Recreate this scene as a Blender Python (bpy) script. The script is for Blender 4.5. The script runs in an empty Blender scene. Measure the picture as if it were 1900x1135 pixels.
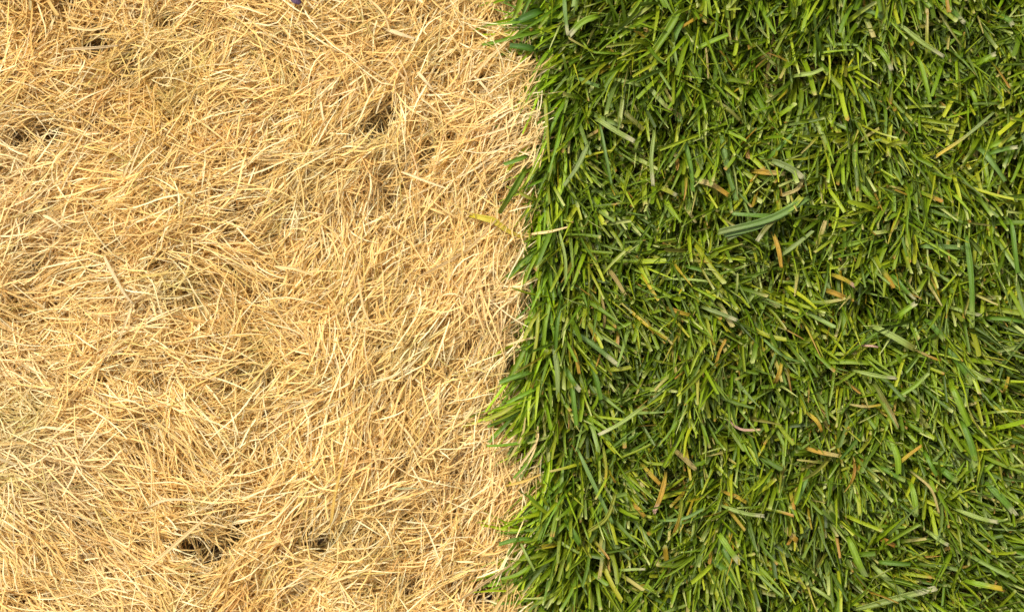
import bpy, math
import numpy as np

# ------------------------------------------------------------------ camera, sky, sun, exposure
C = bpy.context.scene.collection
scn = bpy.context.scene
PX = 0.00025                       # metres per photograph pixel on the grass surface
TOP = 0.032                        # height of the grass surface
def W(px, py, z=0.0): return ((px - 950) * PX, (567.5 - py) * PX, z)

cam_d = bpy.data.cameras.new('camera')
cam = bpy.data.objects.new('camera', cam_d); C.objects.link(cam)
H = 1.15
cam.location = (0, 0, H + TOP)
cam.rotation_euler = (0, 0, 0)
cam_d.sensor_width = 36
cam_d.lens = 36 * H / (1900 * PX)
cam_d.clip_start = 0.01
cam_d.clip_end = 500
cam_d.dof.use_dof = True
cam_d.dof.focus_distance = H + 0.002
cam_d.dof.aperture_fstop = 5
scn.camera = cam

SUN_EL, SUN_AZ = math.radians(56), math.radians(-40)   # azimuth from +Y (top of picture), clockwise positive
world = bpy.data.worlds.new('World'); scn.world = world
world.use_nodes = True
wn = world.node_tree.nodes; wl = world.node_tree.links
wn.clear()
sky = wn.new('ShaderNodeTexSky'); sky.sky_type = 'NISHITA'; sky.sun_disc = False
sky.sun_elevation = SUN_EL; sky.sun_rotation = SUN_AZ
sky.air_density = 1.0; sky.dust_density = 4.0; sky.ozone_density = 1.0
hs = wn.new('ShaderNodeHueSaturation'); hs.inputs['Saturation'].default_value = 0.2
bg = wn.new('ShaderNodeBackground'); bg.inputs['Strength'].default_value = 0.10
wo = wn.new('ShaderNodeOutputWorld')
wl.new(sky.outputs[0], hs.inputs['Color']); wl.new(hs.outputs[0], bg.inputs[0]); wl.new(bg.outputs[0], wo.inputs[0])

sd = bpy.data.lights.new('sun', 'SUN'); sd.energy = 2.2; sd.angle = math.radians(8); sd.color = (1, .95, .86)
sun = bpy.data.objects.new('sun', sd); C.objects.link(sun)
sun.rotation_euler = (math.pi/2 - SUN_EL, 0, -SUN_AZ + math.pi)
scn.view_settings.view_transform = 'Standard'
scn.view_settings.look = 'None'
scn.view_settings.exposure = 1.14
scn.view_settings.gamma = 1

rng = np.random.default_rng(7)

# ------------------------------------------------------------------ materials
def lin(r, g, b):
    f = lambda c: (c/255/12.92) if c <= 10 else ((c/255+.055)/1.055)**2.4
    return np.array([f(r), f(g), f(b)])

def blade_material(name, rough, spec, transl, vein):
    m = bpy.data.materials.new(name); m.use_nodes = True
    n = m.node_tree.nodes; l = m.node_tree.links; n.clear()
    col = n.new('ShaderNodeAttribute'); col.attribute_name = 'tint'
    uv = n.new('ShaderNodeAttribute'); uv.attribute_name = 'blade_uv'
    mp = n.new('ShaderNodeMapping'); mp.inputs['Scale'].default_value = (5.0, 2.2, 40.0)
    no = n.new('ShaderNodeTexNoise'); no.inputs['Scale'].default_value = 1.6; no.inputs['Detail'].default_value = 3
    mr = n.new('ShaderNodeMapRange'); mr.inputs['From Min'].default_value = .3; mr.inputs['From Max'].default_value = .7
    mr.inputs['To Min'].default_value = 1 - vein; mr.inputs['To Max'].default_value = 1 + vein
    mx = n.new('ShaderNodeVectorMath'); mx.operation = 'SCALE'
    l.new(uv.outputs['Vector'], mp.inputs[0]); l.new(mp.outputs[0], no.inputs['Vector']); l.new(no.outputs[0], mr.inputs[0])
    l.new(col.outputs['Color'], mx.inputs[0]); l.new(mr.outputs[0], mx.inputs['Scale'])
    bu = n.new('ShaderNodeBump'); bu.inputs['Strength'].default_value = .35; bu.inputs['Distance'].default_value = .0004
    l.new(no.outputs[0], bu.inputs['Height'])
    p = n.new('ShaderNodeBsdfPrincipled')
    p.inputs['Roughness'].default_value = rough; p.inputs['Specular IOR Level'].default_value = spec
    l.new(mx.outputs[0], p.inputs['Base Color']); l.new(bu.outputs[0], p.inputs['Normal'])
    t = n.new('ShaderNodeBsdfTranslucent'); l.new(mx.outputs[0], t.inputs[0])
    ms = n.new('ShaderNodeMixShader'); ms.inputs[0].default_value = transl
    o = n.new('ShaderNodeOutputMaterial')
    l.new(p.outputs[0], ms.inputs[1]); l.new(t.outputs[0], ms.inputs[2]); l.new(ms.outputs[0], o.inputs[0])
    return m
M_DRY = blade_material('dry_straw', .6, .3, .42, .14)
M_GREEN = blade_material('green_leaf', .42, .4, .36, .28)

def soil_material():
    m = bpy.data.materials.new('soil'); m.use_nodes = True
    n = m.node_tree.nodes; l = m.node_tree.links
    p = n['Principled BSDF']; p.inputs['Roughness'].default_value = .95
    g = n.new('ShaderNodeNewGeometry')
    a = n.new('ShaderNodeTexNoise'); a.inputs['Scale'].default_value = 90; a.inputs['Detail'].default_value = 8
    r = n.new('ShaderNodeValToRGB')
    r.color_ramp.elements[0].position = .35; r.color_ramp.elements[0].color = (.045, .03, .018, 1)
    r.color_ramp.elements[1].position = .7; r.color_ramp.elements[1].color = (.2, .14, .085, 1)
    b = n.new('ShaderNodeBump'); b.inputs['Strength'].default_value = .8; b.inputs['Distance'].default_value = .004
    l.new(g.outputs['Position'], a.inputs['Vector']); l.new(a.outputs[0], r.inputs[0]); l.new(r.outputs[0], p.inputs['Base Color'])
    l.new(a.outputs[0], b.inputs['Height']); l.new(b.outputs[0], p.inputs['Normal'])
    return m
M_SOIL = soil_material()

# ------------------------------------------------------------------ ground sheet (fine in the middle, out to the horizon)
def bumps(x, y, seed, scale, octs=3):
    r = np.random.default_rng(seed); v = 0; a = 1; tot = 0
    for o in range(octs):
        for _ in range(5):
            th = r.uniform(0, 2*np.pi); k = 2*np.pi/scale*(2**o)*r.uniform(.7, 1.3); ph = r.uniform(0, 2*np.pi)
            v = v + a*np.sin(k*(x*np.cos(th)+y*np.sin(th))+ph)
        tot += a*1.6; a *= .5
    return v/tot
def ground_height(x, y):
    return .003*bumps(x, y, 11, .06)
ax = np.concatenate([[-60, -20, -6, -2.5, -1.5], np.linspace(-.9, .9, 181), [1.5, 2.5, 6, 20, 60]])
gx, gy = np.meshgrid(ax, ax); n_ = len(ax)
gz = ground_height(gx, gy) * (np.maximum(abs(gx), abs(gy)) < .95)
gv = np.stack([gx, gy, gz], -1).reshape(-1, 3)
ii = np.arange(n_*n_).reshape(n_, n_)
gf = np.stack([ii[:-1, :-1], ii[:-1, 1:], ii[1:, 1:], ii[1:, :-1]], -1).reshape(-1, 4)

def mesh_from(name, v, quads, mat, tint=None, uv=None, parent=None):
    me = bpy.data.meshes.new(name)
    me.vertices.add(len(v)); me.vertices.foreach_set('co', np.ascontiguousarray(v, np.float32).ravel())
    q = np.ascontiguousarray(quads, np.int32)
    me.loops.add(q.size); me.loops.foreach_set('vertex_index', q.ravel())
    me.polygons.add(len(q)); me.polygons.foreach_set('loop_start', np.arange(0, q.size, 4, dtype=np.int32))
    me.polygons.foreach_set('use_smooth', np.ones(len(q), bool))
    me.update(calc_edges=True)
    if tint is not None:
        a = me.attributes.new('tint', 'FLOAT_COLOR', 'POINT')
        a.data.foreach_set('color', np.concatenate([tint, np.ones((len(tint), 1))], 1).astype(np.float32).ravel())
        b = me.attributes.new('blade_uv', 'FLOAT_VECTOR', 'POINT')
        b.data.foreach_set('vector', np.ascontiguousarray(uv, np.float32).ravel())
    me.materials.append(mat)
    o = bpy.data.objects.new(name, me); C.objects.link(o)
    if parent: o.parent = parent
    return o
g = mesh_from('ground', gv, gf, M_SOIL); g['kind'] = 'structure'

# ------------------------------------------------------------------ blade builder (many at once)
def ribbons(x, y, z, theta, L, phi0, phi1, width, col, tipcol=None, tipamt=None, basecol=None, baseamt=None,
            bend=0, roll=0, twist=0, rings=8, pointed=None, fold=.25, wig=0, fall=1.0, zmin=.0015, cols=3, kink=None, seed=0):
    N = len(x); r = np.random.default_rng(seed+5)
    f = lambda a: np.broadcast_to(np.asarray(a, float), (N,))[:, None]
    s = np.concatenate([np.linspace(0, .93, rings-1), [1.0]])[None, :]
    a = f(theta) + f(bend)*(s-.2) + f(wig)*np.sin(s*7 + r.uniform(0, 6.28, (N, 1)))
    phi = f(phi0) + (f(phi1)-f(phi0))*s**f(fall)
    if kink is not None:      # (position, change of azimuth)
        kp, ka = kink
        a = a + f(ka)*(s > f(kp))
    t = np.stack([np.sin(phi)*np.cos(a), np.sin(phi)*np.sin(a), np.cos(phi)], -1)
    ds = np.diff(s, axis=1)[..., None] * f(L)[..., None]
    step = (t[:, :-1]+t[:, 1:])/2*ds
    c = np.concatenate([np.zeros((N, 1, 3)), np.cumsum(step, 1)], 1)
    c[..., 0] += f(x); c[..., 1] += f(y); c[..., 2] += f(z)
    c[..., 2] = np.maximum(c[..., 2], zmin + 0*c[..., 2])
    b = np.stack([-np.sin(a), np.cos(a), 0*a], -1)
    nn = np.cross(t, b)
    ro = (f(roll) + f(twist)*s)[..., None]
    side = b*np.cos(ro) + nn*np.sin(ro); nrm = -b*np.sin(ro) + nn*np.cos(ro)
    pt = f(1.0 if pointed is None else pointed)
    prof = np.minimum(1, .55+1.6*s)*(1 - pt*np.clip((s-.35)/.65, 0, 1)**1.6*.94)
    w = (f(width)*prof)[..., None]/2
    us = np.linspace(-1, 1, cols)
    V = []; U = []
    for u in us:
        V.append(c + side*w*u + nrm*w*fold*(abs(u)-.5)*2)
        U.append(np.stack([np.broadcast_to(u + f(0)*s, s.shape if N == 0 else (N, s.shape[1])), np.broadcast_to(s*f(L)*40, (N, s.shape[1])), np.broadcast_to(f(r.uniform(0, 1, N)), (N, s.shape[1]))], -1))
    V = np.stack(V, 2)        # N, R, cols, 3
    if cols > 1:
        e = r.uniform(-.35, .35, (N, cols))*f(width)           # ragged cut end
        V[:, -1] += t[:, -1][:, None, :]*(e*(1-pt))[..., None]
    U = np.stack(U, 2)
    K = np.repeat(np.asarray(col, float)[:, None, :], s.shape[1], 1)
    if tipcol is not None:
        ta = f(tipamt)
        k = np.clip((s-(1-ta))/np.maximum(ta, 1e-3)*1.6, 0, 1)*(ta > 0)
        K = K*(1-k[..., None]) + np.asarray(tipcol)[:, None, :]*k[..., None]
    if basecol is not None:
        ba = f(baseamt)
        k = np.clip(1-s/np.maximum(ba, 1e-3), 0, 1)*(ba > 0)
        K = K*(1-k[..., None]) + np.asarray(basecol)[:, None, :]*k[..., None]
    K = np.repeat(K[:, :, None, :], cols, 2)
    R = s.shape[1]
    idx = np.arange(N*R*cols).reshape(N, R, cols)
    Q = np.stack([idx[:, :-1, :-1], idx[:, :-1, 1:], idx[:, 1:, 1:], idx[:, 1:, :-1]], -1).reshape(-1, 4)
    return V.reshape(-1, 3), Q, np.clip(K.reshape(-1, 3), 0, .95), U.reshape(-1, 3)

def join(parts):
    V, Q, K, U = [], [], [], []; o = 0
    for v, q, k, u in parts:
        V.append(v); Q.append(q+o); K.append(k); U.append(u); o += len(v)
    return np.concatenate(V), np.concatenate(Q), np.concatenate(K), np.concatenate(U)

def field(px, py, pts, power=3.0):
    """lean direction and spread, read off the photograph at control points; smooth in between"""
    P = np.array([p[:2] for p in pts], float); A = np.radians([p[2] for p in pts]); S = np.array([p[3] for p in pts], float)
    cx = np.zeros(len(px)); cy = np.zeros(len(px)); sp = np.zeros(len(px)); wt = np.zeros(len(px))
    for i in range(len(pts)):
        w = 1/(((px-P[i, 0])**2+(py-P[i, 1])**2)/1e4 + .15)**(power/2)
        cx += w*np.cos(A[i]); cy += w*np.sin(A[i]); sp += w*S[i]; wt += w
    return np.arctan2(cy, cx), np.radians(sp/wt)

def spots(px, py, lst):
    v = np.zeros(len(px))
    for (sx, sy, r, amt) in lst:
        v = np.maximum(v, amt*np.exp(-((px-sx)**2+(py-sy)**2)/(r*r)))
    return v

EY = [-600, 0, 80, 150, 250, 330, 380, 430, 480, 560, 620, 680, 760, 800, 860, 900, 950, 1000, 1060, 1135, 1700]
EX = [976, 976, 972, 988, 996, 994, 976, 984, 975, 978, 970, 952, 950, 974, 1006, 996, 976, 966, 964, 972, 972]
def edge(py): return np.interp(py, EY, EX)

# ------------------------------------------------------------------ single blades that stand out, measured from the photograph
CO = dict(blue=lin(120,150,66), pale=lin(160,178,84), grey=lin(138,154,80), bright=lin(134,164,30), mid=lin(104,140,34), olive=lin(130,132,48),
          yg=lin(166,172,44), yel=lin(206,180,50), org=lin(206,164,56), rust=lin(180,130,46), tan=lin(210,190,116), brown=lin(168,146,78), straw=lin(238,208,146),
          cream=lin(242,218,166), gold=lin(226,188,96), white=lin(200,196,144), pink=lin(220,180,150), leaf=lin(226,206,60), deep=lin(78,118,28), purple=lin(120,92,120))
def spline(P, n):
    P = np.array(P, float)
    P = np.concatenate([[2*P[0]-P[1]], P, [2*P[-1]-P[-2]]])
    d = np.linalg.norm(np.diff(P[1:-1, :2], axis=0), axis=1); cum = np.concatenate([[0], np.cumsum(d)]); cum /= cum[-1]
    out = []
    for s in np.concatenate([np.linspace(0, .95, n-1), [1]]):
        i = min(np.searchsorted(cum, s, 'right')-1, len(cum)-2); t = (s-cum[i])/(cum[i+1]-cum[i])
        a, b, c, d_ = P[i], P[i+1], P[i+2], P[i+3]
        out.append(.5*((2*b)+(-a+c)*t+(2*a-5*b+4*c-d_)*t*t+(-a+3*b-3*c+d_)*t**3))
    return np.array(out)
_si = [0]
def blade_geo(pts, w, col, tip=None, ztop=.031, pointed=.15, dip=True, rings=16, s0=0, s1=1):
    """a blade through the given photograph points, root first; the root dips into the sward"""
    _si[0] += 1; r = np.random.default_rng(900+_si[0])
    cols = 5
    pts = [tuple(p) for p in pts]
    if len(pts) == 2:
        (x0, y0), (x1, y1) = pts; L = math.hypot(x1-x0, y1-y0); b = r.normal(0, .035)*L
        pts = [pts[0], ((x0+x1)/2 + b*(y1-y0)/L, (y0+y1)/2 - b*(x1-x0)/L), pts[1]]
    k = len(pts); P = []
    sc = (H+TOP-ztop)/H                     # points were measured on the plane z = TOP
    for i, (x, y) in enumerate(pts):
        f_ = i/(k-1); z = ztop - (.0025 if i == 0 else 0) - (.001 if i == k-1 else 0)
        X, Y, _ = W(x, y); P.append((X*sc, Y*sc, z))
    if dip:
        d = np.array(P[0][:2])-np.array(P[1][:2]); d /= np.linalg.norm(d)
        P = [(P[0][0]+d[0]*.0028, P[0][1]+d[1]*.0028, ztop-.012)] + P
    c = spline(P, rings)
    t = np.gradient(c, axis=0); t /= np.linalg.norm(t, axis=1)[:, None]
    b = np.stack([-t[:, 1], t[:, 0], 0*t[:, 0]], 1); b /= np.linalg.norm(b, axis=1)[:, None]
    nn = np.cross(t, b)
    s = np.linspace(0, 1, rings)
    ro = r.normal(0, .3) + r.normal(0, .35)*s
    side = b*np.cos(ro)[:, None] + nn*np.sin(ro)[:, None]; nrm = -b*np.sin(ro)[:, None] + nn*np.cos(ro)[:, None]
    prof = np.minimum(1, .6+1.2*s)*(1-pointed*np.clip((s-.3)/.7, 0, 1)**1.7*.95)*(1+.05*np.sin(s*9+r.uniform(0, 6)))
    ww = w*PX*prof/2
    us = np.linspace(-1, 1, cols); V = np.zeros((rings, cols, 3)); K = np.zeros((rings, cols, 3)); U = np.zeros((rings, cols, 3))
    blot = np.clip(r.normal(-.1, .4, (rings, cols)), 0, .7)
    c0 = CO[col]*r.uniform(.88, 1.06); c1 = CO[tip] if tip else c0
    kk = np.clip((s-.72)/.12, 0, 1) if tip else 0*s
    if tip and tip in ('org', 'rust', 'tan', 'brown', 'yel'): kk = np.clip((s-.45)/.35, 0, 1)
    for j, u in enumerate(us):
        V[:, j] = c + side*(ww*u)[:, None] + nrm*(ww*.28*(abs(u)-.5)*2)[:, None]
        K[:, j] = c0*(1-kk[:, None]) + c1*kk[:, None]
        if col in ('org', 'yel', 'rust', 'tan', 'brown', 'yg', 'olive'):       # still partly green near the root
            g_ = np.clip(.55-s*1.6, 0, .5)[:, None]; K[:, j] = K[:, j]*(1-g_) + CO['mid']*g_
            K[:, j] = K[:, j]*(1-blot[:, j:j+1]) + CO['brown']*.7*blot[:, j:j+1]
        K[:, j] *= (1.12 if j == 2 else .95)          # paler midrib
        U[:, j] = np.stack([0*s+u*1.6, s*np.linalg.norm(c[-1]-c[0])*60, 0*s+r.uniform()], 1)
    V[-1] += t[-1]*(r.uniform(-.3, .3, cols)*w*PX*(1-pointed))[:, None]
    idx = np.arange(rings*cols).reshape(rings, cols)
    Q = np.stack([idx[:-1, :-1], idx[:-1, 1:], idx[1:, 1:], idx[1:, :-1]], -1).reshape(-1, 4)
    return V.reshape(-1, 3), Q, np.clip(K.reshape(-1, 3)*(.85 if col in ('straw', 'cream', 'gold', 'white') else .7), 0, .95), U.reshape(-1, 3)
def thing(name, label, cat, group, geo, mat):
    v, q, k, u = geo
    base = v[:5].mean(0); o = mesh_from(name, v-base, q, mat, k, u); o.location = base
    so = o.modifiers.new('thickness', 'SOLIDIFY'); so.thickness = .00018
    o['label'] = label; o['category'] = cat
    if group: o['group'] = group
    return o

# (root .. tip in photograph pixels, width, colour, tip colour) - kept as part of the sward
ANON = [
 ([(1076,146),(1112,161)],8,'blue',None),([(1144,147),(1189,159)],7,'pale',None),([(1154,204),(1194,241)],9,'olive',None),([(1266,40),(1245,89)],10,'mid','pale'),
 ([(1228,97),(1209,139)],8,'bright','pale'),([(1091,268),(1047,345)],9,'grey',None),([(1114,234),(1134,341)],7,'blue',None),([(1270,258),(1286,355)],8,'mid',None),
 ([(1340,254),(1367,372)],10,'blue',None),([(1295,89),(1352,64)],9,'bright',None),([(1330,189),(1373,223)],8,'olive',None),([(1012,187),(1016,240),(1020,301)],9,'yg',None),
 ([(1482,139),(1529,127)],8,'pale',None),([(1577,13),(1620,24),(1654,47)],8,'blue',None),([(1706,110),(1716,150),(1726,191)],10,'bright',None),([(1820,114),(1848,100)],9,'bright','white'),
 ([(1654,268),(1683,264)],8,'yg',None),([(1840,271),(1885,253)],9,'bright','pale'),([(1838,284),(1889,273)],8,'mid','white'),([(1827,281),(1867,335)],11,'blue',None),
 ([(1517,228),(1535,268)],7,'pale',None),([(1594,338),(1627,378)],9,'bright',None),([(1588,262),(1597,335)],10,'bright',None),([(1112,621),(1164,651)],6,'pale',None),
 ([(1114,601),(1140,609),(1171,598)],7,'bright',None),([(1278,494),(1322,509)],8,'mid','pale'),([(1241,517),(1323,523)],5,'pale',None),([(1136,685),(1171,681)],8,'yg',None),
 ([(1388,561),(1405,534)],7,'pale',None),([(1050,685),(1076,725)],10,'mid','white'),([(1453,472),(1510,428)],8,'grey',None),([(1878,413),(1889,507)],9,'mid',None),
 ([(1668,584),(1701,562)],10,'bright','white'),([(1661,738),(1723,693)],8,'bright','pale'),([(1725,598),(1753,631)],10,'mid','pale'),([(1758,648),(1805,711)],12,'mid','pale'),
 ([(1420,631),(1455,660),(1495,673)],6,'blue',None),([(1621,480),(1659,534)],9,'bright','org'),([(1661,514),(1698,556)],8,'mid','white'),([(1738,413),(1780,403)],9,'bright',None),
 ([(1457,581),(1480,588),(1499,574)],7,'bright',None),([(1233,966),(1305,944)],6,'blue',None),([(1047,972),(1012,1013)],9,'bright',None),([(1037,1004),(1074,1026)],6,'pale',None),
 ([(965,1006),(992,1060)],5,'pale',None),([(1639,869),(1679,892)],8,'mid','pale'),([(1577,1003),(1592,1040),(1607,1070)],12,'bright','grey'),([(1634,1043),(1689,1046)],9,'mid',None),
 ([(1510,1091),(1544,1115)],7,'pale',None),([(1443,909),(1460,959)],10,'bright',None),([(1827,874),(1855,849)],8,'bright',None),([(1721,845),(1740,882)],8,'mid',None),
 ([(1315,1033),(1385,1090)],11,'mid','bright'),([(1750,872),(1778,892)],11,'mid','pale'),([(1627,1056),(1678,1100)],11,'pale',None),([(1430,290),(1470,250)],8,'mid',None),
 ([(1500,20),(1488,60)],9,'mid',None),([(1860,30),(1880,48)],10,'mid','white'),([(1800,165),(1812,200)],9,'bright',None),([(1020,560),(1008,640)],8,'bright',None),
 ([(1040,560),(1030,650)],9,'mid',None),([(1000,575),(985,690)],8,'yg',None),([(1060,700),(1070,790)],9,'mid',None),([(1095,670),(1115,740)],9,'mid',None),
 ([(1028,640),(1036,740)],10,'grey',None),([(975,640),(945,700)],9,'bright',None),([(990,480),(955,500)],10,'bright',None),([(985,690),(925,710)],9,'mid',None),
 ([(960,745),(900,780)],9,'yg',None),([(985,470),(940,515)],9,'mid',None),([(975,290),(935,305)],8,'mid',None),([(990,370),(940,345)],6,'yg',None),([(1000,20),(950,45)],14,'deep',None),
 ([(990,90),(945,85)],12,'deep',None),([(985,1050),(930,1075)],9,'bright',None),([(985,1000),(925,1010)],9,'mid',None),([(1340,1015),(1360,1080)],10,'mid',None),
 ([(1895,640),(1850,652)],8,'pale',None),([(1840,590),(1900,597)],8,'mid',None),([(1770,720),(1800,790)],13,'bright',None),([(1790,790),(1812,865)],12,'mid','pale'),
 ([(1655,815),(1668,880)],12,'bright',None),([(1600,800),(1560,850)],9,'mid',None),([(1500,880),(1475,940)],9,'mid',None)]
ANON_DRY = [([(127,50),(201,50)],5,'straw'),([(244,564),(221,624)],5,'cream'),([(80,400),(114,423)],6,'cream'),([(687,0),(724,64)],5,'straw'),([(883,144),(912,181)],5,'cream'),
 ([(664,514),(681,588),(728,628)],5,'straw'),([(513,494),(580,510)],6,'straw'),([(610,1081),(691,1053)],5,'straw'),([(731,775),(781,842)],5,'straw'),([(594,188),(598,215),(606,250)],5,'cream'),
 ([(265,800),(280,860),(281,935)],4,'straw'),([(0,1005),(60,1060)],6,'straw'),([(750,320),(830,350)],5,'cream'),([(640,870),(700,850),(760,880)],4,'straw'),([(300,1050),(350,1075)],6,'straw'),
 ([(1000,210),(930,240),(880,255)],5,'cream'),([(940,640),(1000,625)],5,'straw'),([(960,640),(975,662)],5,'straw'),([(960,160),(1003,150)],4,'straw'),([(930,560),(990,520)],5,'straw'),
 ([(945,900),(1003,880)],5,'gold'),([(960,870),(995,820),(998,790)],5,'straw'),([(955,890),(985,850),(1000,810)],5,'straw'),([(940,860),(968,810),(975,775)],5,'tan'),([(930,1110),(960,1085)],8,'tan')]
v, q, k, u = join([blade_geo(p, w, c, t) for p, w, c, t in ANON])
GREEN_EXTRA = (v, q, k, u)
DRY_EXTRA = join([blade_geo(p, w, c, None, ztop=.030, pointed=.5) for p, w, c in ANON_DRY])


# ------------------------------------------------------------------ dead straw-coloured half
DRYF = [(100,100,15,50),(60,230,12,35),(300,200,70,70),(450,300,25,45),(620,230,72,25),(720,250,78,30),(850,230,50,35),
 (930,240,32,22),(700,60,20,45),(500,80,-25,45),(300,60,30,60),(900,60,60,45),(100,380,42,30),(250,420,25,35),(500,330,50,35),
 (650,450,70,30),(800,400,60,28),(900,500,72,30),(850,620,62,28),(750,600,66,28),(600,620,60,45),(530,620,-50,40),
 (400,560,-48,40),(300,620,10,70),(100,520,30,45),(60,640,-30,60),(180,700,20,60),(200,830,-35,28),(60,900,-18,25),
 (100,1000,-35,18),(250,1060,-42,22),(350,850,-62,28),(300,950,-50,30),(480,850,62,30),(450,1060,80,22),(600,900,75,30),
 (700,800,76,32),(900,850,60,22),(960,850,66,15),(850,950,52,28),(700,1000,25,40),(600,1060,-10,50),(880,1060,48,28),
 (760,180,50,50),(560,450,45,45),(440,720,60,45),(330,740,-50,50)]
HOLES = [(170,78,26,.9),(82,245,20,.8),(18,250,18,.8),(298,28,15,.8),(388,1035,26,.93),(350,1015,20,.9),(425,1005,22,.85),(692,232,24,.85),(722,205,14,.8),
 (893,148,20,.9),(590,1015,26,.85),(560,1000,18,.8),(790,280,16,.9),(945,345,18,.8),(455,387,12,.9),(190,462,10,.9),(275,490,10,.9),
 (305,488,9,.9),(300,165,12,.7),(230,120,22,.7),(895,620,12,.6),(620,830,14,.7),(310,1010,16,.7),(255,1010,14,.6),(85,1115,13,.9),
 (38,1115,13,.9),(760,1095,14,.9),(900,1110,26,.85),(940,1080,20,.8),(800,1010,12,.8),(545,1100,14,.7),(495,700,12,.8),(820,680,14,.6),
 (720,345,16,.7),(740,880,14,.6),(690,1010,14,.6),(470,560,12,.6),(205,690,16,.7),(280,710,20,.6),(980,830,20,.9),(990,790,18,.9)]
HOLES = [(a_, b_, r_*1.0, m_) for a_, b_, r_, m_ in HOLES]
GOLD = [(280,200,80,.9),(180,110,70,.55),(60,20,60,.6),(110,60,50,.5),(450,1085,60,.6),(470,1120,60,.6),(330,880,50,.4),(680,170,30,.5),(160,20,60,.4),
        (260,440,50,.35),(420,520,60,.4),(520,650,50,.4),(450,640,50,.5),(560,560,50,.5),(240,970,60,.2),(370,690,50,.3),(80,150,40,.5),(690,130,40,.4),(870,1000,40,.4)]
PALE = [(30,850,90,.9),(100,880,90,.8),(40,700,70,.6),(0,330,90,.6),(940,230,50,.6),(250,560,60,.5),(920,560,60,.5),(40,430,90,.5),(900,880,70,.4),(940,620,50,.6),(960,240,50,.6),(180,1080,80,.4)]
MOSS = [(35,785,45,.55),(60,750,40,.4),(25,820,30,.4),(80,40,20,.3),(300,30,22,.8),(340,100,40,.4),(690,250,40,.5),(310,160,60,.4),(750,650,40,.4),(560,310,60,.3),(640,990,40,.4),(460,700,50,.3),(320,530,40,.5),(250,110,60,.35)]
T1, T2, T3 = lin(245,217,150), lin(236,198,120), lin(253,235,184)
TG, TP, TM, TR = lin(220,174,78), lin(246,224,176), lin(180,174,106), lin(218,162,94)
D_SC = 1.0
def dry_colour(px, py, n, clump_r, low):
    u = rng.uniform(0, 1, (n, 1)); c = T1*(1-u)+T2*u
    k = rng.uniform(0, 1, (n, 1)) < .28; c = np.where(k, T3, c)
    def mixin(sp, tgt, c):
        s = (spots(px, py, sp)*rng.uniform(.3, 1.1, n)).clip(0, 1)[:, None]; return c*(1-s)+tgt*s
    c = mixin(GOLD, TG, c); c = mixin(PALE, TP, c); c = mixin(MOSS, TM, c)
    k = (clump_r < .05)[:, None]*rng.uniform(.2, .6, (n, 1)); c = c*(1-k) + TR*k
    k = ((clump_r > .88) & (rng.uniform(0, 1, n) < .7))[:, None]*rng.uniform(.3, .8, (n, 1)); c = c*(1-k) + lin(186,172,92)*k
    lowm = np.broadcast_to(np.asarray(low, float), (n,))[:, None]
    c = c*(1-lowm) + lin(138,108,58)*lowm  # deeper layers browned: shade of the gaps put into the strand colour
    return c*rng.uniform(.8, 1.08, (n, 1))*D_SC

def dry_layer(nclump, per, zlo, zhi, wlo, whi, Llo, Lhi, low, x0, x1, y0, y1, spread=1.0, seed=0, over=0, rings=8, holek=1.0):
    px = rng.uniform(x0, x1, nclump); py = rng.uniform(y0, y1, nclump)
    keep = px < edge(py) + over
    keep &= rng.uniform(0, 1, nclump) > spots(px, py, HOLES)*holek
    keep &= rng.uniform(0, 1, nclump) < .76 + .55*bumps(px, py, 77, 75, 2)
    px, py = px[keep], py[keep]; n = len(px)
    th, sp = field(px, py, DRYF)
    mess = rng.uniform(0, 1, n) < .13
    cth = th + rng.normal(0, 1, n)*sp*spread*.7 + mess*rng.uniform(-1.5, 1.5, n)
    cth += np.pi*(rng.uniform(0, 1, n) < .42)
    cr = rng.uniform(0, 1, n); cz = rng.uniform(zlo, zhi, n)
    i = np.repeat(np.arange(n), rng.integers(max(1, per-3), per+4, n)); m = len(i)
    jr = rng.normal(0, 1, (2, m))*15
    qx = px[i]+jr[0]; qy = py[i]+jr[1]
    X = (qx-950)*PX; Y = (567.5-qy)*PX
    a = cth[i] + rng.normal(0, .4, m)
    L = rng.uniform(Llo, Lhi, m)*PX*rng.choice([.6, 1, 1, 1.35], m)
    X -= np.cos(a)*L*.45; Y -= np.sin(a)*L*.45
    mound = .0045*bumps(X, Y, 5, .09, 2)
    hz = spots(qx, qy, HOLES)
    z = (cz[i] + mound)*(1-.5*hz) + rng.normal(0, .0012, m)
    p0 = np.radians(rng.normal(72, 10, m)); p1 = np.radians(rng.normal(108, 12, m))
    z -= L*.1
    w = rng.uniform(wlo, whi, m)*PX
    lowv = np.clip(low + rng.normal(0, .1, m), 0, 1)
    # strands that lean right at the border must not sail over the lawn
    tipx = qx + np.cos(a)*L*.55/PX
    hh = 0
    for f_ in (-.35, 0, .4):
        hh = np.maximum(hh, spots(qx+np.cos(a)*L*f_/PX, qy-np.sin(a)*L*f_/PX, HOLES))
    okh = rng.uniform(0, 1, m) > (hh*1.45-.08)*holek
    ok = okh & (tipx < edge(qy) + 18 + rng.exponential(10, m)) & (qx < edge(qy)+12)
    kk = (rng.uniform(0, 1, m) < .12)*rng.uniform(-.9, .9, m)
    col = dry_colour(qx, qy, m, cr[i], lowv)
    A = [X, Y, z, a, L, p0, p1, w]
    A = [q[ok] for q in A]
    mm = ok.sum()
    return ribbons(*A, col[ok], bend=rng.normal(0, .42, mm), roll=rng.normal(0, .5, mm), twist=rng.normal(0, 1.0, mm), rings=rings,
                   pointed=rng.choice([.35, .7, 1], mm), fold=.35, wig=rng.uniform(0, .22, mm), seed=seed,
                   kink=(rng.uniform(.3, .8, mm), kk[ok]))
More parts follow.
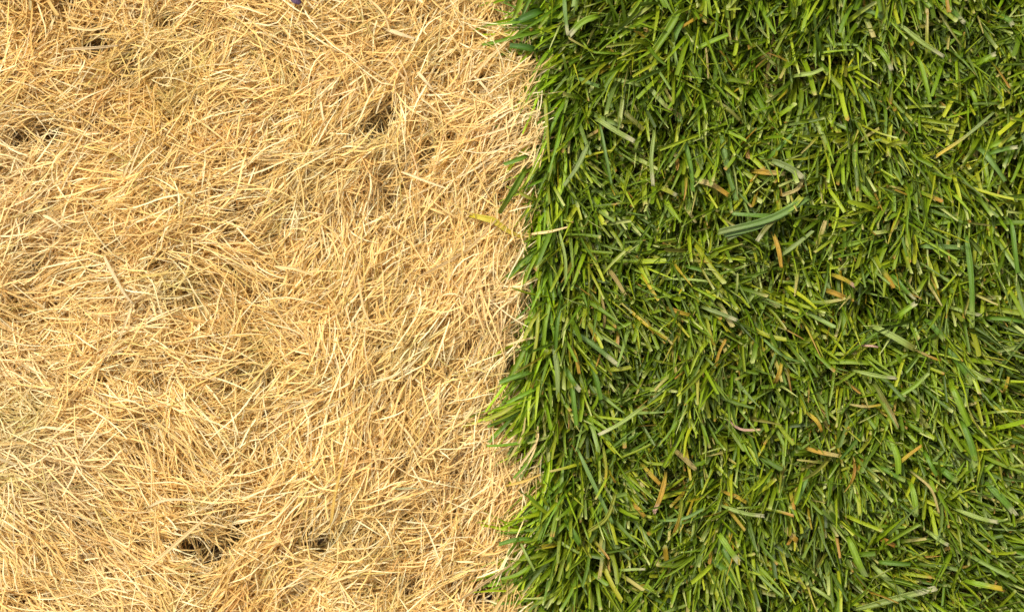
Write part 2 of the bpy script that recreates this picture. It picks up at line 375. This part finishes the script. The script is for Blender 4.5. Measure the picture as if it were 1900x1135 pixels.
FX0, FY0, FY1 = -60, -60, 1195
dl = []
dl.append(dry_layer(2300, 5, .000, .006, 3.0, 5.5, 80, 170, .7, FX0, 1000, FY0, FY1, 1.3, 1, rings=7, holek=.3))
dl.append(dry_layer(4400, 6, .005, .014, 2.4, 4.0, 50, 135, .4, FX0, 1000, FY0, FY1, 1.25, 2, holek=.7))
dl.append(dry_layer(6900, 6, .012, .022, 2.2, 3.6, 45, 125, .12, FX0, 1000, FY0, FY1, 1.1, 3, over=2))
dl.append(dry_layer(5600, 5, .019, .027, 2.1, 3.5, 45, 130, 0, FX0, 1000, FY0, FY1, 1.0, 4, over=2))
# upright tufts: strands that rise towards the viewer
def outer_dry():
    out = []
    for (x0, x1, y0, y1, nc) in ((-1900, FX0, -1100, 2250, 9000), (FX0, 1000, -1100, FY0, 4500), (FX0, 1000, FY1, 2250, 4500)):
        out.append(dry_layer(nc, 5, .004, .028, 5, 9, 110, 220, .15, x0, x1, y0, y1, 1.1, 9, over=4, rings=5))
    return out
dl += outer_dry()
dl.append(DRY_EXTRA)
v, q, k, u = join(dl)
zz = v[(abs(v[:, 0]+.12) < .1) & (abs(v[:, 1]) < .13), 2]; print('dry z', np.percentile(zz, [50, 90, 98, 100]))
print('dry quads', len(q))
o = mesh_from('dry_grass', v, q, M_DRY, k, u)
o['label'] = 'tangled mat of dead straw-coloured grass covering the left half'; o['category'] = 'dead grass'; o['kind'] = 'stuff'

# ------------------------------------------------------------------ living green half
# tips mostly fall towards the bottom of the picture; y up in angle terms
GRF = [(985,60,200,40),(1000,200,225,35),(985,330,235,30),(985,450,240,30),(980,560,250,30),(975,700,232,25),(985,760,200,35),(1000,860,250,35),(985,980,215,35),(980,1080,225,40),
 (1060,640,-72,22),(1060,720,-78,20),(1020,700,-105,20),(1120,700,-60,30),(1100,330,-65,35),(1100,120,215,45),(1200,80,235,35),(1200,200,-70,45),(1300,80,240,35),
 (1300,300,-80,35),(1200,450,-50,60),(1330,420,200,70),(1400,500,-40,60),(1300,560,-60,60),(1250,700,-90,30),(1400,650,-100,35),(1400,800,-80,40),(1300,900,-100,40),
 (1150,850,-90,35),(1150,1000,-70,45),(1250,1050,-90,35),(1400,1000,-80,40),(1450,120,255,28),(1550,120,250,28),(1550,280,240,35),(1650,80,-65,40),(1700,230,-75,45),
 (1800,100,-60,50),(1850,280,215,55),(1780,350,-80,45),(1600,420,-110,40),(1500,450,-60,60),(1600,550,-60,50),(1720,520,-85,35),(1820,480,-90,30),(1850,620,-30,50),
 (1700,680,-50,35),(1800,760,-62,25),(1550,700,-85,40),(1520,850,-100,35),(1480,950,-92,22),(1600,900,-75,25),(1680,950,-70,22),(1600,1030,-60,35),(1800,900,-45,30),
 (1780,1040,-40,40),(1860,1060,-35,45),(1450,1080,-75,35)]
G = [lin(130,154,16), lin(110,138,14), lin(152,168,26), lin(94,122,14), lin(124,146,60), lin(172,178,34), lin(84,106,10)]
GP = [.28, .21, .19, .11, .09, .07, .05]
G_SC = .775
YELL = [(1080,640,35,.5),(1270,650,50,.45),(1340,650,40,.5),(1440,340,35,.4),(1240,900,60,.4),(1560,540,40,.4),(1520,780,60,.4),(1000,20,30,.6),(1650,830,60,.3),(1640,960,60,.3),(1310,450,50,.3),(1010,620,50,.35),(1860,900,40,.3)]
GHOLE = [(1255,200,22,.9),(1445,135,14,.7),(1330,120,12,.6),(1700,175,22,.8),(1180,440,14,.7),(1810,640,18,.9),(1480,620,12,.6),(1700,960,16,.8),(1480,210,12,.6),(1850,240,18,.7),(1560,340,12,.5),
         (1000,55,20,.8),(1005,130,14,.9),(1012,830,14,.8),(1370,420,16,.7),(1100,480,14,.7),(1760,340,16,.7),(1540,545,16,.8),(1240,740,14,.6),(1520,1030,14,.7),(1220,960,14,.7),(1650,440,14,.7),(1800,1000,20,.7)]
def green_layer(ntuft, per, zlo, zhi, wlo, whi, Llo, Lhi, dark, x0, x1, y0, y1, p0m, p1m, seed=0, rings=8, over=0, ofs=8, psd=12, spread=1.0, leafy=0):
    px = rng.uniform(x0, x1, ntuft); py = rng.uniform(y0, y1, ntuft)
    keep = (px > edge(py) + ofs) & (rng.uniform(0, 1, ntuft) < .85 + .4*bumps(px, py, 78, 130, 3)) & (rng.uniform(0, 1, ntuft) > spots(px, py, GHOLE))
    px, py = px[keep], py[keep]; n = len(px)
    th, sp = field(px, py, GRF)
    cth = th + rng.normal(0, 1, n)*sp*.7*spread
    flip = rng.uniform(0, 1, n) < .16
    cth += np.where(flip, rng.uniform(-2.6, 2.6, n), 0)
    cz = rng.uniform(zlo, zhi, n)
    i = np.repeat(np.arange(n), rng.integers(max(1, per-1), per+2, n)); m = len(i)
    qx = px[i] + rng.normal(0, 7, m); qy = py[i] + rng.normal(0, 7, m)
    a = cth[i] + rng.normal(0, .36, m)
    L = rng.uniform(Llo, Lhi, m)*PX
    p0 = np.radians(rng.normal(p0m, psd, m)); p1 = np.radians(rng.normal(p1m, psd, m))
    X = (qx-950)*PX - np.cos(cth[i])*.010; Y = (567.5-qy)*PX - np.sin(cth[i])*.010
    mound = .005*bumps(X, Y, 6, .08, 2)
    z = cz[i] + mound
    w = rng.uniform(wlo, whi, m)*PX
    gi = rng.choice(len(G), m, p=GP); gc = rng.choice(len(G), n, p=GP)[i]
    gi = np.where(rng.uniform(0, 1, m) < .5, gc, gi)
    col = np.array(G)[gi]*rng.uniform(.62, 1.2, (m, 1))
    ys = spots(qx, qy, YELL)
    yr = rng.uniform(0, 1, m)
    yk = (yr < .03+.22*ys)
    ocol = np.array([lin(196,166,40), lin(190,174,84), lin(176,136,40), lin(190,184,40), lin(140,130,52)])[rng.integers(0, 5, m)]
    mixk = (yk*rng.uniform(.55, 1, m))[:, None]
    col = col*(1-mixk)+ocol*mixk
    col = col*(1-dark) + lin(76,66,28)*dark  # low blades browner, with shade between the blades mixed into their colour
    tip = np.array([lin(190,196,110), lin(186,172,96), lin(178,134,56)])[rng.choice(3, m, p=[.6, .25, .15])]
    ta = np.where(rng.uniform(0, 1, m) < .26, rng.uniform(.03, .09, m), 0)
    ta = np.where(rng.uniform(0, 1, m) < .06, rng.uniform(.2, .5, m), ta)
    bc = np.broadcast_to(lin(160,168,80), (m, 3)); ba = np.where(rng.uniform(0, 1, m) < .12, .2, .03)
    ok = (X/PX+950 > edge(qy) - 2)                       # roots stay on the lawn's side
    tipx = qx + np.cos(a)*L*.5/PX
    ok &= tipx > edge(qy) - 12 - rng.exponential(14, m)
    A = [q_[ok] for q_ in (X, Y, z, a, L, p0, p1, w)]
    mm = ok.sum()
    ptd = rng.choice([0, .15, .5, .9], mm, p=[.18, .16, .28, .38])
    return ribbons(*A, col[ok]*G_SC, tipcol=tip[ok]*G_SC, tipamt=ta[ok], basecol=bc[ok]*G_SC, baseamt=ba[ok], bend=rng.normal(0, .3, mm),
                   roll=rng.normal(0, .55, mm), twist=rng.normal(0, .8, mm), rings=rings, pointed=ptd, fold=.38, seed=seed, wig=rng.uniform(0, .1, mm),
                   kink=(rng.uniform(.3, .7, mm), (rng.uniform(0, 1, mm) < .07)*rng.uniform(-1.1, 1.1, mm)))
GX1 = 1960
gl = []
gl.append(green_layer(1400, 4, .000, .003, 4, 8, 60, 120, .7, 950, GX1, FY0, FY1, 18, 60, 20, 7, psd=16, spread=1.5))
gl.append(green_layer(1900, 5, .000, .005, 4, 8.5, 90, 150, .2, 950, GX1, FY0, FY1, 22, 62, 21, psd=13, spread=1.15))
gl.append(green_layer(2300, 5, .001, .008, 4, 9.5, 95, 165, .0, 950, GX1, FY0, FY1, 28, 74, 22, psd=12, spread=.85))
gl.append(green_layer(800, 4, .005, .013, 4.5, 10.5, 90, 160, 0, 950, GX1, FY0, FY1, 38, 86, 23, psd=12, spread=.85))
# longer bright blades at the turf's edge, spilling over the dead side
def edge_blades():
    m = 900
    qy = rng.uniform(-60, 1195, m); dens = np.interp(qy, [-60, 0, 120, 300, 480, 560, 660, 780, 830, 900, 1000, 1195], [.8, .8, .5, .6, .8, .9, 1, .9, .3, .5, .8, .8])
    qy = qy[rng.uniform(0, 1, m) < dens]; m = len(qy)
    qx = edge(qy) + rng.uniform(5, 60, m)
    th, sp = field(qx, qy, GRF)
    a = th + rng.normal(0, 1, m)*sp*.7
    L = rng.uniform(90, 170, m)*PX
    X = (qx-950)*PX - np.cos(a)*L*.25; Y = (567.5-qy)*PX - np.sin(a)*L*.25
    X = np.maximum(X, (edge(qy)-955+0)*PX + .001)
    col = np.array([lin(144,174,10), lin(126,160,10), lin(164,182,20), lin(104,138,16)])[rng.integers(0, 4, m)]*rng.uniform(.8, 1.15, (m, 1))
    return ribbons(X, Y, rng.uniform(.006, .020, m), a, L, np.radians(rng.normal(48, 10, m)), np.radians(rng.normal(104, 8, m)), rng.uniform(4, 7.5, m)*PX, col*G_SC*1.2,
                   bend=rng.normal(0, .35, m), roll=rng.normal(0, .4, m), twist=rng.normal(0, .6, m), rings=9, pointed=rng.choice([.2, .9], m), seed=30)
gl.append(edge_blades())
for (x0, x1, y0, y1, nc) in ((GX1, 3800, -1100, 2250, 5200), (950, GX1, -1100, FY0, 2300), (950, GX1, FY1, 2250, 2300)):
    gl.append(green_layer(nc, 4, .003, .02, 10, 18, 100, 170, .05, x0, x1, y0, y1, 45, 92, 25, 6, psd=14, spread=1.2))
gl.append(GREEN_EXTRA)
v, q, k, u = join(gl)
zz = v[(abs(v[:, 0]-.12) < .1) & (abs(v[:, 1]) < .13), 2]; print('green z', np.percentile(zz, [50, 90, 98, 100]))
print('green quads', len(q))
o = mesh_from('green_grass', v, q, M_GREEN, k, u)
o['label'] = 'dense mown living green grass covering the right half'; o['category'] = 'green grass'; o['kind'] = 'stuff'

# ------------------------------------------------------------------ loose litter low in the turf: brown thatch fibres
def thatch():
    m = 3000
    qx = rng.uniform(960, GX1, m); qy = rng.uniform(FY0, FY1, m); ok = qx > edge(qy)-10; qx, qy = qx[ok], qy[ok]; m = len(qx)
    a = rng.uniform(0, 6.28, m); L = rng.uniform(50, 130, m)*PX
    col = np.array([lin(130,112,52), lin(140,118,44), lin(90,74,34), lin(160,146,80)])[rng.integers(0, 4, m)]*rng.uniform(.6, 1, (m, 1))
    return ribbons((qx-950)*PX, (567.5-qy)*PX, rng.uniform(.002, .012, m), a, L, np.radians(rng.normal(76, 8, m)), np.radians(rng.normal(100, 8, m)),
                   rng.uniform(3, 7, m)*PX, col, bend=rng.normal(0, .6, m), roll=rng.normal(0, .5, m), twist=rng.normal(0, 1, m), rings=6, pointed=np.full(m, .6), seed=40)
v, q, k, u = thatch()
o = mesh_from('thatch', v, q, M_DRY, k, u)
o['label'] = 'brown dead fibres matted low between the green blades'; o['category'] = 'thatch'; o['kind'] = 'stuff'


# ------------------------------------------------------------------ the singles as things of their own
GB, DB, SB = 'cut green blades lying across the lawn', 'dead brown and orange blades in the lawn', 'pale straws lying on the dead grass'
SINGLE = [
 ([(1206,162),(1266,219)],9,'pale','brown','g','pale green cut blade with a brown tip beside the dark gap at upper middle'),
 ([(1114,224),(1178,263)],11,'pale','white','g','short wide pale green blade with a square cut end, left of the brown-tipped one'),
 ([(1047,-4),(1054,64)],8,'blue','white','g','upright blue-green blade at the top edge meeting a bright blade at its foot'),
 ([(1106,30),(1080,42),(1055,67)],12,'bright','white','g','bright green arching blade near the top edge closest to the dead grass'),
 ([(1260,20),(1235,62),(1203,110)],15,'bright','yg','g','widest bright green blade slanting down leftward in the upper middle of the lawn'),
 ([(1214,248),(1212,345)],8,'pale','white','g','long straight pale blade standing nearly vertical above the small yellow stub'),
 ([(1674,47),(1753,105)],9,'pale','white','g','long slender pale blade slanting down right at upper right, crossing a yellow-tipped blade'),
 ([(1720,100),(1720,60),(1721,15)],7,'yg','tan','g','upright yellow-green blade with a tan tip near the top right'),
 ([(1634,90),(1656,130)],11,'bright','white','g','short wide bright blade with white cut tip, just below left of the long slender one'),
 ([(1751,0),(1790,43)],10,'mid','white','g','white-tipped green blade touching the top edge right of the tan-tipped blade'),
 ([(1843,211),(1790,255),(1738,290)],7,'grey','yel','g','long thin grey-green blade with a yellow tip rising toward the right edge'),
 ([(1437,299),(1490,330)],13,'grey','white','g','broad grey-green blade with frayed end pointing at the curled tan blade'),
 ([(1716,457),(1788,459)],10,'blue',None,'g','horizontal blue-green blade to the left of a tall broad one at right'),
 ([(1795,440),(1803,520),(1805,607)],12,'mid','pale','g','tall broad green blade hanging straight down at right, under the horizontal one'),
 ([(1569,455),(1621,440)],10,'bright','yg','g','bright short green blade lying nearly level, right of the tan-yellow one'),
 ([(1062,614),(1100,640),(1147,678)],11,'blue','white','g','long blue-green blade slanting down right from the lawn edge, middle height'),
 ([(1039,434),(1049,480),(1050,527)],6,'pale',None,'g','thin pale green blade hanging below the straw that pokes into the lawn'),
 ([(1311,572),(1367,594)],8,'grey','white','g','grey-green blade with whitish tip to the right of the yellow and orange fragment'),
 ([(1632,610),(1698,648)],13,'pale','olive','g','wide pale blade leading down to a thin orange-brown sliver, right of centre lawn'),
 ([(1773,572),(1823,585)],7,'pale','white','g','small slim pale blade lying level just right of a bright white-tipped blade'),
 ([(1805,690),(1840,706)],12,'pale','white','g','stubby pale blade with blunt white end close to the right edge'),
 ([(1597,690),(1664,701)],8,'pale','white','g','slim pale blade lying level above the brown frayed blade'),
 ([(1191,757),(1150,786),(1111,807)],8,'pale','white','g','pale tapering blade rising to the right in the lower left of the lawn'),
 ([(1076,842),(1105,905),(1137,972)],8,'blue',None,'g','long narrow blue-green blade falling to the right in the lower lawn'),
 ([(1142,916),(1125,960),(1091,986)],9,'yg',None,'g','curved yellow-green blade crossing the long narrow blue-green one'),
 ([(1350,942),(1419,957)],8,'pale','white','g','pale level blade just under an orange fragment in the lower lawn'),
 ([(1338,996),(1373,1044)],12,'bright','white','g','broad bright blade with white tip pointing down right, lower middle of lawn'),
 ([(1154,1058),(1198,1056)],6,'pale','white','g','small level pale clipping near the bottom edge beside a hanging grey-tan blade'),
 ([(1054,972),(1076,1009)],13,'mid',None,'g','short broad green blade near the lawn edge low in the frame'),
 ([(1785,949),(1853,969)],9,'pale','white','g','pale slim blade near the lower right, below left of a broad slanting blade'),
 ([(1837,902),(1887,957)],13,'mid','white','g','broad green blade slanting down to the right edge at lower right'),
 ([(1693,902),(1701,956)],11,'bright','pale','g','short bright upright blade beside the thin curved tan stem'),
 ([(1590,1130),(1660,1110),(1738,1091)],13,'pale','white','g','longest widest pale blade lying near the bottom edge at right'),
 ([(1733,993),(1761,1011)],8,'pale','white','g','short blade with bright white tip above the long pale one at the bottom'),
 ([(1806,1082),(1862,1093)],12,'bright','yel','g','green blade turning yellow at its end, low by the right corner'),
 ([(972,318),(952,352),(926,393)],16,'bright','yg','g','broad bright leaf leaning out of the lawn over the dead grass'),
 ([(1293,335),(1320,342),(1352,362)],12,'tan','org','d','orange-brown dead blade lying above the blue-green sprig, upper middle lawn'),
 ([(1405,318),(1457,322)],12,'org','tan','d','level orange dead blade below the bright green horizontal blades'),
 ([(1490,334),(1478,352),(1452,362)],9,'tan',None,'d','curled tan dead blade under the broad frayed grey-green one'),
 ([(1231,350),(1256,363)],11,'yg','white','d','yellowish stub with a cut white end left of the blue-green sprig'),
 ([(1310,84),(1313,115),(1315,147)],6,'tan',None,'d','thin upright tan blade in the upper middle of the lawn'),
 ([(1171,50),(1198,70)],8,'org','yel','d','small orange and yellow blade just left of the widest bright blade'),
 ([(1437,437),(1445,465),(1450,497)],10,'org',None,'d','upright orange dead blade under the blue-green sprig at mid lawn'),
 ([(1515,460),(1532,410)],11,'yg','tan','d','tan-yellow blade pointing up, right of the blue-green sprig'),
 ([(1132,502),(1161,547)],10,'brown','tan','d','tan dead blade slanting down right, left part of mid lawn'),
 ([(1089,594),(1106,633)],12,'yg','org','d','yellow blade going orange just above the long blue-green one'),
 ([(1064,648),(1075,693)],9,'yel','org','d','orange streaked blade hanging near the lawn edge below the long blue-green one'),
 ([(1283,484),(1320,487)],10,'olive','org','d','short olive blade with an orange end in the centre of the lawn'),
 ([(1246,574),(1280,584)],11,'org','yel','d','yellow and orange fragment left of the grey-green white-tipped blade'),
 ([(1313,594),(1327,644)],7,'yg','yel','d','slender yellow blade dropping toward a thin orange upright one'),
 ([(1328,681),(1334,655),(1347,629)],7,'org',None,'d','thin orange blade standing just below the slender yellow one'),
 ([(1117,554),(1121,608)],6,'brown',None,'d','thin brown upright fibre below the slanting tan blade'),
 ([(1291,715),(1308,740)],11,'yg','tan','d','tan cut tip on a short blade below the thin orange one'),
 ([(1552,512),(1587,532)],11,'yel','pink','d','yellow dead blade with a pinkish tip above a stubby orange fragment'),
 ([(1543,541),(1569,552)],12,'org',None,'d','stubby orange fragment just beneath the yellow pink-tipped blade'),
 ([(1706,652),(1746,669)],6,'brown','org','d','thin orange-brown sliver continuing the wide pale blade'),
 ([(1440,708),(1450,675)],10,'org','yel','d','upright yellow-orange blade left of the slim level pale blade'),
 ([(1865,725),(1872,698)],8,'yel',None,'d','small yellow upright fragment by the right edge under the stubby pale blade'),
 ([(1607,641),(1630,644)],5,'pink',None,'d','tiny pinkish level fragment left of the wide pale blade'),
 ([(1628,718),(1648,755),(1666,793)],12,'olive','tan','d','largest brown frayed blade with pale end pointing down, right half of lawn'),
 ([(1581,751),(1637,750)],6,'tan','yel','d','level tan straw touching the left side of the largest brown blade'),
 ([(1121,835),(1123,904)],9,'yg','yel','d','hanging yellow-tipped blade below the pale tapering blade'),
 ([(1198,869),(1226,899)],10,'yel','org','d','short orange-edged blade pointing at the orange and tan one'),
 ([(1235,885),(1226,920),(1213,952)],11,'org','pink','d','orange blade fading to tan at its lower end, lower left of lawn'),
 ([(1178,939),(1196,959)],10,'org',None,'d','small orange fragment left of the blade that fades to tan'),
 ([(1253,836),(1291,871)],12,'brown','tan','d','flat brown dead blade slanting down right, lower left of lawn'),
 ([(1350,915),(1385,932)],9,'org','yel','d','orange fragment just above the pale level blade, lower lawn'),
 ([(1265,932),(1260,960),(1250,989)],9,'yg','org','d','olive blade with an orange foot, right of the one fading to tan'),
 ([(1352,780),(1375,796),(1412,797)],6,'pink','straw','d','curved pinkish straw lying left of the small yellow-orange blade'),
 ([(1504,770),(1525,800)],10,'yel','org','d','yellow-orange blade above the level tan-orange one'),
 ([(1500,833),(1557,846)],11,'org','tan','d','level tan-orange blade below the short yellow-orange one'),
 ([(1587,864),(1579,895)],8,'rust','org','d','rusty orange sliver right below the level tan-orange blade'),
 ([(1668,860),(1711,827)],9,'yel','org','d','orange-tipped blade rising to the right beneath the largest brown blade'),
 ([(1701,882),(1728,908),(1743,952)],6,'tan',None,'d','thin curved tan stem arching down at lower right'),
 ([(1462,985),(1480,1003)],12,'tan','org','d','crumpled tan scrap in the lower middle of the lawn'),
 ([(1642,1003),(1661,1013)],12,'rust',None,'d','rust orange scrap above the longest pale blade'),
 ([(1121,1009),(1117,1040),(1112,1075)],9,'grey','tan','d','grey-tan blade hanging straight down near the bottom left of lawn'),
 ([(120,91),(170,89),(219,84)],7,'cream',None,'s','thick whitish straw lying level over the dark hollow at upper left'),
 ([(194,480),(228,540),(246,563)],8,'cream',None,'s','thick pale straw slanting down right, left middle of the dead grass'),
 ([(305,434),(355,390)],6,'straw',None,'s','short pale straw rising right above the thick slanting one'),
 ([(722,56),(770,72)],9,'cream',None,'s','flat wide straw near the top right of the dead grass'),
 ([(776,135),(802,165)],7,'cream',None,'s','short pale yellow straw below the flat wide one'),
 ([(870,148),(915,102),(962,56)],6,'straw',None,'s','long straw reaching toward the lawn edge at the top'),
 ([(771,517),(865,464),(920,408)],6,'straw',None,'s','long straight straw ending at the yellow leaf'),
 ([(614,976),(622,916),(639,850)],7,'gold',None,'s','thick golden straw standing upright in the lower middle of the dead grass'),
 ([(855,1112),(905,1076),(962,1038)],7,'straw',None,'s','long straw pointing up right at the lawn edge near the bottom'),
 ([(738,907),(784,907)],5,'white',None,'s','short pale greenish straw lying level right of the golden one'),
 ([(274,1053),(330,1005),(387,955)],8,'straw',None,'s','thick yellow straw rising right along the big dark hollow'),
 ([(278,939),(308,927),(361,927)],6,'cream',None,'s','bent pale straw above the big dark hollow'),
 ([(988,434),(1020,430),(1055,421)],6,'straw',None,'s','single straw sticking out over the green grass at mid height'),
]
NM = {'g': ('green_clipping', 'green clipping', GB, M_GREEN), 'd': ('withered_clipping', 'withered clipping', DB, M_DRY), 's': ('straw', 'straw', SB, M_DRY)}
for p, w, c, t, kd, lab in SINGLE:
    nm, cat, grp, mat = NM[kd]
    thing(nm, lab, cat, grp, blade_geo(p, w*(.82 if kd == 'd' else .95), c, t, ztop={'g': .0335, 'd': .0312, 's': .0315}[kd], pointed=.15 if kd != 's' else .5), mat)

# yellow leaf at the border, a blue-green sprig of several blades, a purple petal
thing('fallen_leaf', 'olive yellow leaf lying on the dead grass beside the lawn edge', 'leaf', None,
      blade_geo([(878,400),(898,405),(918,411),(945,430),(972,441)], 12, 'leaf', 'yel', ztop=.0295, pointed=.7), M_GREEN)
sp = bpy.data.objects.new('leafy_sprig', None); C.objects.link(sp); sp.location = W(1500, 370, .018)
sp['label'] = 'blue-green sprig of several blades fanning left in the upper middle of the lawn'; sp['category'] = 'sprig'
for p, w, c, t, z in (([(1500,368),(1430,405),(1334,430)],13,'blue','grey',.035), ([(1440,402),(1400,400),(1360,397)],9,'mid','blue',.034),
                      ([(1450,404),(1400,424),(1345,437)],9,'blue',None,.033), ([(1452,392),(1470,384),(1487,366)],13,'bright','yg',.0345),
                      ([(1440,405),(1420,425),(1405,447)],9,'olive','white',.034), ([(1425,415),(1380,430),(1350,443)],8,'blue','grey',.032)):
    v_, q_, k_, u_ = blade_geo(p, w, c, t, ztop=z)
    b_ = mesh_from('blade', v_-np.array(sp.location), q_, M_GREEN, k_, u_, sp)
    so = b_.modifiers.new('thickness', 'SOLIDIFY'); so.thickness = .0002
thing('petal', 'small purple petal scrap at the top edge of the dead grass', 'petal', None, blade_geo([(540,-6),(549,0),(557,6)], 16, 'purple', None, ztop=.031, pointed=.6, dip=False), M_DRY)
